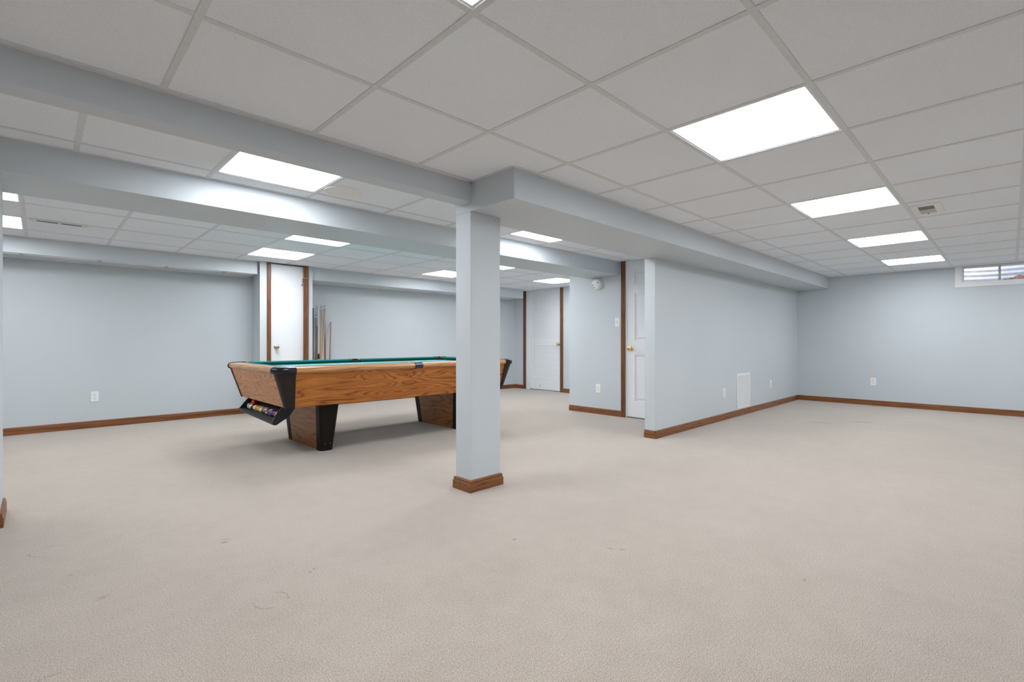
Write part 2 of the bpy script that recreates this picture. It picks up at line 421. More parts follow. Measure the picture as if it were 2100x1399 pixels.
# paths run so that the room lies to the right of travel
baseboard('baseboard_back', [(WL, WB), (2.083, WB)], M['base_x'])
baseboard('baseboard_back_right', [(2.707, WB), (WE-.015, WB)], M['base_x'])
baseboard('baseboard_end', [(WE, WB), (WE, 6.988)], M['base_y'])
baseboard('baseboard_end_right', [(WE, 5.937), (WE, 4.36)], M['base_y'])
baseboard('baseboard_hall', [(5.60, 4.356), (5.385, 4.356), (5.385, 3.496)][1:], M['base_y'])
baseboard('baseboard_partition_end', [(4.425, 2.600), (4.425, 2.485)], M['base_y'])
baseboard('baseboard_partition', [(4.425, 2.485), (WR, 2.485)], M['base_x'])
# mitred outer corner blocks of the partition and hall boards
struct(MB().poly([(4.425, 2.485, 0), (4.410, 2.485, 0), (4.410, 2.470, 0), (4.425, 2.470, 0), (4.425, 2.485, .054), (4.410, 2.485, .054), (4.410, 2.470, .054), (4.425, 2.470, .054)],
       [(0, 1, 2, 3), (4, 5, 6, 7), (0, 1, 5, 4), (1, 2, 6, 5), (2, 3, 7, 6), (3, 0, 4, 7)]).build('trim_5', M['base_y']))
baseboard('baseboard_right', [(WR, 2.470), (WR, WF)], M['base_y'])
struct(MB().sweep(BP, [(2.0, 2.59), (2.0, 2.435), (2.262, 2.435), (2.262, 2.59)], closed=True).build('baseboard_column', M['base_x']))
struct(MB().sweep(BP, [(-.60, 3.70), (-.147, 3.70), (-.147, 4.04), (-.60, 4.04)]).build('baseboard_pillar', M['base_y']))
baseboard('baseboard_closet', [(2.09, WB-.015), (2.033, 6.72)], M['base_y'])
# vertical door casings (no head casing: they run into the ceiling)
def casing(name, axis, a0, a1, face, z1=CE):
    # shallow moulded strip; axis 'y' = lies on a wall facing -x, 'x' = on a wall facing -y
    wd = a1-a0; pr = [(0, 0), (0, .010), (.10, .014), (.2, .010), (.5, .012), (.8, .017), (.92, .018), (1, .014), (1, 0)]
    m = MB()
    if axis == 'y': m.loft([[(face-o, a0+u*wd, z) for u, o in pr] for z in (0, z1)])
    else: m.loft([[(a0+u*wd, face-o, z) for u, o in pr] for z in (0, z1)])
    return struct(m.build(name, M['base_z']))
casing('trim_8', 'x', 2.116, 2.164, 6.72); casing('trim_9', 'x', 2.580, 2.647, 6.72)
casing('trim_10', 'y', 3.438, 3.500, 5.385)
casing('trim_11', 'y', 6.905, 6.990, WE); casing('trim_12', 'y', 5.936, 6.008, WE)

# ------------------------------------------------------------------ doors
def knob(parent, loc, axis, mat, s=1.0):
    # lathed rose + neck + ball, pointing along axis (-x or -y)
    from mathutils import Matrix
    rot = Matrix.Rotation(-PI/2, 4, 'Y') if axis == 'x' else Matrix.Rotation(PI/2, 4, 'X')
    Mx = Matrix.Translation(loc) @ rot
    pr = [(.031, 0), (.031, .004), (.026, .008), (.012, .010), (.011, .026), (.018, .032), (.026, .040), (.028, .050), (.025, .060), (.016, .066), (.002, .068)]
    return MB().lathe([(r*s, h*s) for r, h in pr], 24, Mx).build('door_handle', mat, parent, smooth=True)
# flat white closet door
d1 = struct(MB().box(2.140, 6.745, .015, 2.620, 6.780, CE-.012).build('door_1', M['white_flat'], bevel=.002))
knob(d1, (2.240, 6.745, .905), 'y', M['nickel'], 1.0)
lt = MB().box(2.560, 6.690, 1.826, 2.640, 6.703, 1.833).box(2.566, 6.700, 1.775, 2.574, 6.745, 1.828).box(2.560, 6.728, 1.735, 2.575, 6.745, 1.755)
lt.build('latch_hook', M['nickel'], d1)
# white six-panel door by the hall wall
def panel_door(name, x, y0, y1, z0, z1):
    # door face toward -x with raised panels between y0..y1
    m = MB(); st = .118; W = y1-y0; pw = (W-3*st+.02)/2
    rows = [(.215, .800), (.985, 1.585), (1.705, 1.865)]
    cols = [(y0+st, y0+st+pw), (y1-st-pw, y1-st)]
    xs = x; rec = .014
    # front face built from stiles and rails, panels recessed with a raised field
    m.box(xs+rec, y0, z0, xs+.035, y1, z1)
    m.box(xs, y0, z0, xs+rec, cols[0][0], z1); m.box(xs, cols[1][1], z0, xs+rec, y1, z1); m.box(xs, cols[0][1], z0, xs+rec, cols[1][0], z1)
    zz = [z0]+[v for r in rows for v in r]+[z1]
    for k in range(0, len(zz), 2):
        for c in cols: m.box(xs, c[0], zz[k], xs+rec, c[1], zz[k+1])
    for (a, b) in rows:
        for (c, d) in cols:
            g = .020; h = .040
            m.loft([[(xs+rec, c+g, a+g), (xs+rec, d-g, a+g), (xs+rec, d-g, b-g), (xs+rec, c+g, b-g)],
                    [(xs+.002, c+h, a+h), (xs+.002, d-h, a+h), (xs+.002, d-h, b-h), (xs+.002, c+h, b-h)]])
    return struct(m.build(name, M['white_flat']))
d2 = panel_door('door_2', 5.400, 2.672, 3.430, .016, CE-.006)
knob(d2, (5.400, 3.366, .888), 'x', M['brass'], 1.02)
MB().box(5.398, 3.426, .865, 5.402, 3.434, .915).build('latch_plate', M['brass'], d2)
struct(MB().box(5.384, 3.4305, 0, 5.50, 3.446, CE).box(5.436, 2.668, 0, 5.46, 3.43, CE).build('door_2_jamb', M['white_flat']))
# white louvered door in the end wall
LX = WE+.010; ly0, ly1 = 6.010, 6.822
m = MB(); st = .085
rows = [(.250, .886), (.990, 1.955)]
m.box(LX, ly0, .018, LX+.034, 6.066, CE+.02); m.box(LX, 6.720, .018, LX+.034, ly1, CE+.02)
for a, b in ((.018, .250), (.886, .990), (1.955, CE+.02)): m.box(LX, 6.066, a, LX+.034, 6.720, b)
d3 = struct(m.build('door_3', M['white_flat'], bevel=.003))
for (a, b) in rows:
    lv = MB(); n = int((b-a)/.0305); p = (b-a)/n
    for k in range(n):
        z = a+p*(k+.5)
        lv.poly([(LX+.004, 6.066, z-.0150), (LX+.004, 6.720, z-.0150), (LX+.014, 6.720, z+.0150), (LX+.014, 6.066, z+.0150),
                 (LX+.004, 6.066, z-.0080), (LX+.004, 6.720, z-.0080), (LX+.014, 6.720, z+.0220), (LX+.014, 6.066, z+.0220)],
                [(0, 1, 2, 3), (4, 5, 6, 7), (0, 1, 5, 4), (1, 2, 6, 5), (2, 3, 7, 6), (3, 0, 4, 7)])
    lv.box(LX+.012, 6.060, a-.01, LX+.020, 6.726, b+.01)
    lv.build('louver_panel', M['white_flat'], d3)
knob(d3, (LX, 6.046, .920), 'x', M['nickel'], 1.0)
MB().lathe([(.012, 0), (.010, .006), (.006, .010)], 12, __import__('mathutils').Matrix.Translation((LX, 6.541, .092)) @ __import__('mathutils').Matrix.Rotation(-PI/2, 4, 'Y')).build('door_stop', M['nickel'], d3)
struct(MB().box(WE-.012, 6.826, 0, WE+.12, 6.906, CE).box(WE+.045, 6.0, 0, WE+.06, 6.93, CE+.03).box(WE-.001, 5.998, 0, WE+.045, 6.0095, CE).build('door_3_jamb', M['white_flat']))

# ------------------------------------------------------------------ basement window, window well outside
fo = MB(); FX = WR-.014
fo.box(FX, -.43, 1.718, WR+.001, .532, WZ0+.004).box(FX, WY1, WZ0+.004, WR+.001, .532, 2.001).box(FX, -.43, WZ0+.004, WR+.001, WY0, 2.001)
win = struct(fo.build('window_1', M['white'], bevel=.002))
rv = MB().box(WR, WY0-.001, WZ0-.001, WR+.12, WY1+.001, WZ0+.008).box(WR, WY0, WZ1-.008, WR+.12, WY1, WZ1+.001)
rv.box(WR, WY1-.008, WZ0, WR+.12, WY1+.001, WZ1).box(WR, WY0-.001, WZ0, WR+.12, WY0+.008, WZ1)
rv.build('window_reveal', M['white'], win)
sash = MB(); SX = WR+.05
for (a, b) in ((.088, WY1-.008), (WY0+.008, .104)):
    x = SX if a > 0 else SX+.022
    sash.box(x, a, WZ0+.008, x+.018, b, WZ0+.017).box(x, a, WZ1-.017, x+.018, b, WZ1-.008)
    sash.box(x, b-.010, WZ0+.008, x+.018, b, WZ1-.008).box(x, a, WZ0+.008, x+.018, a+.010, WZ1-.008)
sash.build('sash', M['white'], win)
MB().box(SX-.006, .084, WZ0+.008, SX, .108, WZ1-.008).build('meeting_rail', M['damper'], win, label='grey meeting rail between the two panes')
MB().box(SX+.007, .098, WZ0+.017, SX+.011, WY1-.018, WZ1-.017).build('window_pane', M['glass'], win)
MB().box(SX+.029, WY0+.018, WZ0+.017, SX+.033, .094, WZ1-.017).build('window_pane', M['glass'], win)
# corrugated steel well
wl = MB(); seg = 40; cy = .06; R = .62
rings = []
for k in range(0, 61):
    z = 1.60+k*.012; rr = R+.006*math.cos(2*PI*z/.066)
    rings.append([(WR+.2+rr*.95*math.sin(PI*i/seg), cy-rr*1.05*math.cos(PI*i/seg), z) for i in range(seg+1)])
for k in range(60): pass
wl.loft(rings, close=False, cap=False)
o = wl.build('window_well', M['galv'], smooth=True); so = o.modifiers.new('thick', 'SOLIDIFY'); so.thickness = .004
struct(o)
gm = MB(); nx, ny = 16, 40; pts = []
for i in range(nx+1):
    for j in range(ny+1):
        x = WR+.21+.52*i/nx; y = cy-.55+1.1*j/ny
        hgt = 1.62+.015*math.sin(23*x+9*y)+.01*math.sin(41*y)+random.uniform(0, .014)+ .24*math.exp(-((y+.13)/.22)**2)*(.35+.65*i/nx) + .13*(i/nx)*math.exp(-((y-.25)/.3)**2)
        pts.append((x, y, hgt))
gm.poly(pts, [(i*(ny+1)+j, (i+1)*(ny+1)+j, (i+1)*(ny+1)+j+1, i*(ny+1)+j+1) for i in range(nx) for j in range(ny)])
o = gm.build('leaf_litter', M['soil']); o.modifiers.new('thick', 'SOLIDIFY').thickness = .02
tag(o, 'brown dead leaves and soil heaped in the well outside the basement window', 'leaf litter'); o['kind'] = 'stuff'

# ------------------------------------------------------------------ outlets, switch, alarm, vents, speaker
def plate_base(w=.072, h=.116):
    p = []
    return MB().loft([[(-w/2, 0, -h/2), (w/2, 0, -h/2), (w/2, 0, h/2), (-w/2, 0, h/2)],
                      [(-w/2, -.003, -h/2), (w/2, -.003, -h/2), (w/2, -.003, h/2), (-w/2, -.003, h/2)],
                      [(-w/2+.004, -.006, -h/2+.004), (w/2-.004, -.006, -h/2+.004), (w/2-.004, -.006, h/2-.004), (-w/2+.004, -.006, h/2-.004)]])
def outlet(loc, rz):
    # local frame: plate faces -y
    r = empty('wall_outlet', loc, (0, 0, rz))
    plate_base().build('cover_plate', M['plastic'], r)
    for s in (-1, 1):
        f = MB(); pts = []
        for k in range(16):
            a = 2*PI*k/16; pts.append((.0165*max(-.86, min(.86, math.cos(a)*1.05)), .0145*math.sin(a)+s*.0195))
        f.loft([[(x, -.006, z) for x, z in pts], [(x, -.0085, z) for x, z in pts]])
        ro = f.build('receptacle', M['plastic'], r)
        sl = MB().box(-.0075, -.0090, s*.0195-.002, -.0050, -.0083, s*.0195+.007).box(.0050, -.0090, s*.0195-.001, .0075, -.0083, s*.0195+.006)
        sl.box(-.002, -.0090, s*.0195-.0095, .002, -.0083, s*.0195-.0055)
        sl.build('slots', M['slot'], ro)
    MB().box(-.003, -.0075, -.003, .003, -.006, .003).build('screw', M['steel'], r)
    return r
RZX = -PI/2      # plate facing -x
o0 = outlet((.453, WB, .350), 0); tag(o0, 'white duplex outlet low on the long wall left of the pool table', 'wall outlet', 'white duplex wall outlets')
for loc, rz, lab in [((6.110, 2.485, .334), 0, 'white outlet on the partition wall just left of the return air grille'),
                     ((7.795, 2.485, .342), 0, 'white outlet on the partition wall right of the grille near the corner'),
                     ((WR, 1.453, .362), RZX, 'white outlet low on the window wall right of the room corner'),
                     ((5.385, 3.862, .342), RZX, 'white outlet low on the short wall under the smoke alarm')]:
    c = copy_tree(o0); c.location = loc; c.rotation_euler = (0, 0, rz); tag(c, lab, 'wall outlet', 'white duplex wall outlets')
sw = empty('light_switch', (5.385, 3.560, 1.224), (0, 0, RZX))
plate_base().build('cover_plate', M['plastic'], sw)
MB().poly([(-.005, -.006, -.011), (.005, -.006, -.011), (.005, -.006, .011), (-.005, -.006, .011), (-.004, -.010, -.006), (.004, -.010, -.006), (.004, -.017, .007), (-.004, -.017, .007)],
          [(0, 1, 2, 3), (4, 5, 6, 7), (0, 1, 5, 4), (1, 2, 6, 5), (2, 3, 7, 6), (3, 0, 4, 7)]).build('toggle', M['damper'], sw)
for s in (-1, 1): MB().box(-.0025, -.0072, s*.030-.0025, .0025, -.006, s*.030+.0025).build('screw', M['steel'], sw)
tag(sw, 'white toggle light switch at hand height left of the six-panel door', 'light switch')
# smoke alarm
from mathutils import Matrix
sm = empty('smoke_alarm', (5.385, 3.868, 1.742), (0, 0, 0))
RX = Matrix.Rotation(-PI/2, 4, 'Y')
MB().lathe([(.066, 0), (.078, .001), (.080, .012), (.078, .022), (.073, .028)], 40, RX).build('alarm_base', M['white'], sm, smooth=True)
MB().lathe([(.073, .026), (.071, .040), (.064, .047), (.030, .050), (.001, .050)], 40, RX).build('alarm_cover', M['plastic'], sm, smooth=True)
for (yy, zz) in ((-.036, .014), (.050, -.014), (.032, -.046)):
    gr = MB()
    gr.lathe([(.009, .0445), (.009, .0510), (.007, .0515)], 12, Matrix.Translation((0, yy, zz)) @ RX)
    gr.build('sound_slot', M['duct'], sm)
tag(sm, 'round white smoke alarm high on the short wall under the middle beam end', 'smoke alarm')
# return air grille on the partition
gx0, gx1, gz0, gz1 = 6.505, 6.955, .090, .552
gr = empty('return_air_grille', ((gx0+gx1)/2, 2.485, gz0))
f = MB(); W, H = gx1-gx0, gz1-gz0; bw = .028
f.box(-W/2, -.009, 0, W/2, 0, bw).box(-W/2, -.009, H-bw, W/2, 0, H).box(-W/2, -.009, bw, -W/2+bw, 0, H-bw).box(W/2-bw, -.009, bw, W/2, 0, H-bw)
f.build('grille_frame', M['white'], gr, bevel=.002)
MB().box(-W/2+bw-.004, -.0015, bw-.004, W/2-bw+.004, 0, H-bw+.004).build('backing', M['duct'], gr)
mu = MB()
for k in range(1, 4):
    x = -W/2+bw+(W-2*bw)*k/4; mu.box(x-.006, -.009, bw, x+.006, -.001, H-bw)
mu.build('mullions', M['white'], gr)
fn = MB(); nf = 34
for k in range(nf):
    z = bw+(H-2*bw)*(k+.5)/nf
    fn.poly([(-W/2+bw, -.0080, z-.0045), (W/2-bw, -.0080, z-.0045), (W/2-bw, -.0018, z+.0035), (-W/2+bw, -.0018, z+.0035),
             (-W/2+bw, -.0080, z-.0033), (W/2-bw, -.0080, z-.0033), (W/2-bw, -.0018, z+.0047), (-W/2+bw, -.0018, z+.0047)],
            [(0, 1, 2, 3), (4, 5, 6, 7), (0, 1, 5, 4), (1, 2, 6, 5), (2, 3, 7, 6), (3, 0, 4, 7)])
fn.build('fins', M['white'], gr)
tag(gr, 'white louvered return air grille low on the partition wall above the baseboard', 'air vent')
# square ceiling register with open damper
vs = empty('ceiling_register', (4.935, .448, CE))
f = MB()
f.box(-.185, -.088, -.006, -.135, .088, .004).box(.135, -.088, -.006, .185, .088, .004).box(-.135, -.088, -.006, .135, -.046, .004).box(-.135, .046, -.006, .135, .088, .004)
f.build('register_frame', M['ltile'], vs, bevel=.004)
MB().box(-.138, -.050, .002, .138, .050, .034).build('duct_throat', M['duct'], vs)
MB().box(.000, -.046, -.003, .135, .046, .003).build('damper_blade', M['damper'], vs)
MB().lathe([(.005, -.010), (.005, -.002)], 10, Matrix.Translation((.142, .005, 0))).build('damper_knob', M['duct'], vs)
tag(vs, 'small white square ceiling vent with half open grey damper right of the panel row', 'ceiling vent')
# long slot diffuser
vl = empty('slot_diffuser', (.130, 5.742, CE))
MB().box(-.185, -.048, -.007, .185, .048, .003).build('diffuser_frame', M['tee'], vl, bevel=.003)
for half in (range(0, 8), range(9, 17)):
    # each half of the throat is a row of short fins behind a black gap
    MB().box(-.1425+half[0]*.017, -.022, -.0074, -.1295+half[-1]*.017, .016, -.0066).build('diffuser_slot', M['slot'], vl)
tag(vl, 'long narrow white ceiling vent with black slots near the left picture edge', 'ceiling vent')
# round speaker cover
sp = empty('ceiling_speaker', (1.493, 3.190, CE+.0035))
MB().lathe([(.104, -.007), (.112, -.009), (.120, -.007), (.121, 0)], 48).build('speaker_rim', M['ltile'], sp, smooth=True)
MB().lathe([(.104, -.0055), (.06, -.0085), (.001, -.0095)], 48, cap=False).build('speaker_cover', M['ltile'], sp, smooth=True)
tag(sp, 'round off-white speaker cover flush in the ceiling tile between the beams', 'ceiling speaker')

# ------------------------------------------------------------------ pool table
TC = (2.610, 4.660)            # centre of the table on the floor
HX, HY = 1.300, .710           # half outer size
T = empty('pool_table', (TC[0], TC[1], 0))
ZT = .772
def corner_path(hx, hy, r, ex, ey, n=10, q=(1, 1)):
    # L shaped path round one corner, clockwise seen from above so that outward is to the right... orientation fixed by q sign
    pts = [(hx-ex, hy)]
    for k in range(n+1):
        a = PI/2*(1-k/n); pts.append((hx-r+r*math.cos(a), hy-r+r*math.sin(a)))
    pts.append((hx, hy-ey))
    out = [(x*q[0], y*q[1]) for x, y in pts]
    return out
def rail_prof(sw=0.0):
    return [(-.118, .722), (-.030, .722), (-.010+sw, .7235), (0+sw, .734), (.002+sw, .748), (-.002+sw, .758), (-.011+sw, .767), (-.026, ZT+sw*.6), (-.118, ZT+sw*.6)]
# wooden rails (outer edge path); travel direction chosen so right side is outward
def seg(p0, p1, prof): return MB().sweep(prof, [p0, p1])
CX_, CY_ = .150, .115
for s in (-1, 1):
    # long sides at y = s*HY, split at the side pocket
    for (a, b) in ((-HX+CX_, -.040), (.040, HX-CX_)):
        p0, p1 = ((a, -HY), (b, -HY)) if s < 0 else ((b, HY), (a, HY))
        seg(p0, p1, rail_prof()).build('rail', M['rail_x'], T, smooth=True)
    p0, p1 = ((HX, -HY+CY_), (HX, HY-CY_)) if s > 0 else ((-HX, HY-CY_), (-HX, -HY+CY_))
    seg(p0, p1, rail_prof()).build('rail', M['rail_y'], T, smooth=True)
# side pocket trims
for s in (-1, 1):
    pr = [(-.090, .718), (-.010, .718), (.005, .724), (.008, .748), (.002, .764), (-.014, ZT+.003), (-.090, ZT+.003)]
    p0, p1 = ((-.042, -HY), (.042, -HY)) if s < 0 else ((.042, HY), (-.042, HY))
    seg(p0, p1, pr).build('pocket_trim', M['sidecap'], T, smooth=True, label='glossy dark side pocket trim')
# corner caps
capp = [(-.100, .716), (-.020, .716), (-.004, .718), (.006, .730), (.008, .748), (.002, .762), (-.012, .772), (-.030, ZT+.004), (-.100, ZT+.004)]
for qx in (-1, 1):
    for qy in (-1, 1):
        p = corner_path(HX, HY, .115, CX_+.005, CY_+.005, 10, (qx, qy))
        # signed direction: outward must be right of travel
        if qx*qy > 0: p = p[::-1]
        MB().sweep(capp, p).build('corner_cap', M['black'], T, smooth=True)
# bed and cushions
cut = .085; bx, by = HX-.150, HY-.150
bed = [(-bx+cut, -by), (-.05, -by), (-.035, -by+.02), (.035, -by+.02), (.05, -by), (bx-cut, -by), (bx, -by+cut), (bx, by-cut), (bx-cut, by), (.05, by), (.035, by-.02), (-.035, by-.02), (-.05, by), (-bx+cut, by), (-bx, by-cut), (-bx, -by+cut)]
MB().prism(bed, .700, .735).build('playing_bed', M['bed'], T)
cup = [(-.030, .745), (-.030, ZT-.001), (-.012, ZT+.003), (.018, ZT+.001), (.030, .768), (.030, .758), (.008, .737), (-.030, .737)]
cup = [(-o, z) for o, z in cup]
e_ = HX-.118; f_ = HY-.118
for s in (-1, 1):
    for (a, b) in ((-e_+.075, -.062), (.062, e_-.075)):
        p0, p1 = ((a, -f_), (b, -f_)) if s < 0 else ((b, f_), (a, f_))
        MB().sweep(cup, [p0, p1]).build('cushion', M['cushion'], T)
    p0, p1 = ((e_, -f_+.075), (e_, f_-.075)) if s > 0 else ((-e_, f_-.075), (-e_, -f_+.075))
    MB().sweep(cup, [p0, p1]).build('cushion', M['cushion'], T)
# pockets: open black cups
def pocket(x, y, r):
    pr = [(r, .762), (r+.012, .764), (r+.012, .740), (r*.86, .650), (r*.5, .640), (.001, .640), (.001, .645), (r*.5, .646), (r*.80, .655), (r-.001, .742)]
    MB().lathe(pr, 24, Matrix.Translation((x, y, 0)), cap=False).build('pocket', M['rubber'], T, smooth=True)
for qx in (-1, 1):
    for qy in (-1, 1): pocket(qx*(e_-.008), qy*(f_-.008), .062)
for qy in (-1, 1): pocket(0, qy*(f_+.028), .056)
# sloping side panels (aprons)
tx, ty, tz = HX-.022, HY-.020, .724
bx2, by2, bz = 1.188, .617, .440
def slab(a, b, c, d, th):
    # outer quad a,b (top) c,d (bottom) with thickness vector th
    o = Vector(th); q = [Vector(v) for v in (a, b, c, d)]
    return MB().poly(q+[v+o for v in q], [(0, 1, 2, 3), (7, 6, 5, 4), (0, 4, 5, 1), (1, 5, 6, 2), (2, 6, 7, 3), (3, 7, 4, 0)])
for s in (-1, 1):
    ap = slab((-tx+.120, s*ty, tz), (tx-.120, s*ty, tz), (bx2-.052, s*by2, bz), (-bx2+.052, s*by2, bz), (0, -s*.02, 0)).build('side_panel', M['oak_x'], T)
    for x in (-.545, .545):
        zz = .641; yy = by2+(ty-by2)*(zz-bz)/(tz-bz)
        MB().lathe([(.0060, -.004), (.0055, .0008), (.003, .0012)], 10, Matrix.Translation((x, s*yy, zz)) @ Matrix.Rotation(-s*PI/2, 4, 'X')).build('bolt', M['boltblack'], ap)
    ap = slab((s*tx, -ty+.086, tz), (s*tx, ty-.086, tz), (s*bx2, by2-.047, bz), (s*bx2, -by2+.047, bz), (-s*.02, 0, 0)).build('side_panel', M['oak_y'], T)
    for y in (-.37, .37):
        zz = .646; xx = bx2+(tx-bx2)*(zz-bz)/(tz-bz)
        MB().lathe([(.0060, -.004), (.0055, .0008), (.003, .0012)], 10, Matrix.Translation((s*xx, y, zz)) @ Matrix.Rotation(s*PI/2, 4, 'Y')).build('bolt', M['boltblack'], ap)
# dark corner posts: rounded and tapering downward
for qx in (-1, 1):
    for qy in (-1, 1):
        top = corner_path(tx+.006, ty+.006, .085, .140, .100, 9, (qx, qy)); bot = corner_path(bx2+.006, by2+.006, .045, .068, .058, 9, (qx, qy))
        ti = corner_path(tx-.014, ty-.014, .070, .120, .080, 9, (qx, qy)); bi = corner_path(bx2-.014, by2-.014, .030, .042, .032, 9, (qx, qy))
        n = len(top); m = MB()
        ring_t = [(x, y, tz) for x, y in top]+[(x, y, tz) for x, y in ti[::-1]]
        ring_b = [(x, y, bz-.003) for x, y in bot]+[(x, y, bz-.003) for x, y in bi[::-1]]
        ps = m.loft([ring_b, ring_t]).build('corner_post', M['darkpost'], T, smooth=True)
        for fz in (.18, .48, .86):
            zz = bz+(tz-bz)*(1-fz); u = fz
            X = (tx+.006)*(1-u)+(bx2+.006)*u; Y = (ty+.006-.092)*(1-u)+(by2+.006-.050)*u
            MB().lathe([(.0045, -.004), (.0045, .0008), (.002, .0014)], 8, Matrix.Translation((qx*X, qy*Y, zz)) @ Matrix.Rotation(qx*PI/2, 4, 'Y')).build('bolt', M['boltblack'], ps)
MB().box(-bx2+.025, -by2+.025, .455, bx2-.025, by2-.025, .475).build('underside', M['darkpost'], T)
# pedestal legs
def pedestal(cx):
    zt = .455
    def rect(wx, wy, z, ch=0):
        return [(cx-wx, -wy, z), (cx+wx, -wy, z), (cx+wx, wy, z), (cx-wx, wy, z)]
    lg = MB().loft([rect(.052, .372, 0.002), rect(.088, .435, zt)]).build('leg', M['oak_leg'], T)
    for s in (-1, 1):
        # chamfered end cap wrapping the pedestal end
        def capr(wx, wy, z):
            pts = [(cx-wx-.004, s*(wy-.070)), (cx-wx-.004, s*(wy+.004)), (cx-wx+.016, s*(wy+.024)), (cx+wx-.016, s*(wy+.024)), (cx+wx+.004, s*(wy+.004)), (cx+wx+.004, s*(wy-.070))]
            return [(x, y, z) for x, y in pts]
        cp = MB().loft([capr(.052, .372, 0), capr(.088, .435, zt)]).build('leg_cap', M['darkleg'], lg)
        for dx in (-.022, .024):
            MB().lathe([(.004, -.002), (.004, .003)], 8, Matrix.Translation((cx+dx, s*.4035, .065)) @ Matrix.Rotation(-s*PI/2, 4, 'X')).build('screw', M['steel'], cp)
pedestal(-.762); pedestal(.762)
# ball return tray under the left end
TY0, TY1 = -.460, .440
def W2T(x): return x-TC[0]
def tray_prof(far):
    k = .026*far      # the front lip sags toward the near end
    po = [(1.362, .318+k), (1.364, .300+k), (1.374, .290+k), (1.396, .290+k*.6), (1.440, .318), (1.490, .345), (1.565, .445)]
    pi_ = [(1.370, .319+k), (1.408, .338+k*.2), (1.432, .331), (1.474, .350), (1.548, .445)]
    return po, pi_
rings = []
for y, fr_ in ((TY0, 0.), (TY1, 1.)):
    po, pi_ = tray_prof(fr_); rings.append([(W2T(x), y, z) for x, z in po+pi_[::-1]])
tr = MB().loft(rings).build('ball_return_tray', M['traygrey'], T)
for y, s, fr_ in ((TY0, 1, 0.), (TY1, -1, 1.)):
    po, _ = tray_prof(fr_)
    side = po+[(1.450, .446), (1.400, .392)]
    MB().loft([[(W2T(x), yy, z) for x, z in side] for yy in (y-.008*s, y+.006*s)]).build('tray_side', M['black'], tr)
tag(T, 'oak pool table with teal cloth, black corner caps and pedestal legs', 'pool table')

# ------------------------------------------------------------------ balls lying in the tray
BR = .0286
def ball_mat(name, col, stripe):
    m, t, b = new_mat(name)
    tc = N(t, 'ShaderNodeTexCoord').outputs['Object']; sp_ = N(t, 'ShaderNodeSeparateXYZ'); t.links.new(tc, sp_.inputs[0])
    Z, X = sp_.outputs[2], sp_.outputs[0]; Y = sp_.outputs[1]
    cream = (.80, .74, .60)
    c = None
    if stripe:
        k = math_(t, 'GREATER_THAN', math_(t, 'ABSOLUTE', Z), BR*.52); c = mixc(t, k, col, cream)
    else:
        c = mixc(t, 0.0, col, col)
    # number disc on both poles of local x
    rad = math_(t, 'SQRT', math_(t, 'ADD', math_(t, 'MULTIPLY', Y, Y), math_(t, 'MULTIPLY', Z, Z)))
    k2 = math_(t, 'LESS_THAN', rad, BR*.33); c = mixc(t, k2, c, cream)
    t.links.new(c, b.inputs['Base Color']); b.inputs['Roughness'].default_value = .12; b.inputs['Coat Weight'].default_value = .5
    return m
COLS = dict(amber=(.75, .30, .02), green=(.02, .20, .06), yellow=(.75, .42, .02), orange=(.72, .20, .02), red=(.62, .03, .02), black=(.012, .012, .012), maroon=(.28, .02, .035), purple=(.07, .02, .13), blue=(.02, .04, .30))
bm_ = {}
def ball(name_col, stripe, loc, rot, label):
    key = (name_col, stripe)
    if key not in bm_: bm_[key] = ball_mat('ball_'+name_col+('_stripe' if stripe else '_solid'), COLS[name_col], stripe)
    me = bpy.data.meshes.new('billiard_ball'); bm2 = bmesh.new(); bmesh.ops.create_uvsphere(bm2, u_segments=28, v_segments=18, radius=BR); bm2.to_mesh(me); bm2.free()
    for p in me.polygons: p.use_smooth = True
    me.materials.append(bm_[key])
    o = bpy.data.objects.new('billiard_ball', me); COL.objects.link(o); o.location = loc; o.rotation_euler = rot
    tag(o, label, 'billiard ball', 'billiard balls in the return tray')
# bottom row touching the front lip, far (left in photo) to near
bx0, bz0 = 1.445, .3605
row = [('green', True, 'green and cream striped ball at the far left end of the tray'),
       ('orange', True, 'orange and cream striped ball just below the red ball in the tray'),
       ('black', False, 'black ball in the tray row, third from the left end'),
       ('yellow', True, 'yellow and cream striped ball right of the black ball in the tray'),
       ('orange', False, 'plain orange ball between two yellow balls in the tray'),
       ('yellow', False, 'plain yellow ball right of the plain orange ball in the tray'),
       ('amber', True, 'amber and cream striped ball at the middle of the tray row'),
       ('green', False, 'plain dark green ball right of the middle of the tray row'),
       ('red', True, 'orange red striped ball with a cream side, right of the green ball'),
       ('purple', False, 'plain dark purple ball right of the orange red striped ball'),
       ('purple', True, 'dark purple and white striped ball near the right end of the tray'),
       ('blue', False, 'plain dark blue ball third from the right end of the tray'),
       ('maroon', False, 'plain maroon ball next to last at the right end of the tray'),
       ('maroon', True, 'maroon and cream striped ball last at the right end of the tray')]
ys = [5.060-k*.0587 for k in range(14)]
for k, (c, s_, lab) in enumerate(row):
    ball(c, s_, (bx0, ys[k], bz0), (random.uniform(0, 3), random.uniform(0, 3), random.uniform(0, 3)), lab)
ball('red', False, (bx0+.0300, ys[1]+.0293, bz0+.0386), (.3, 1.2, .5), 'plain red ball resting above the row at the left of the tray')

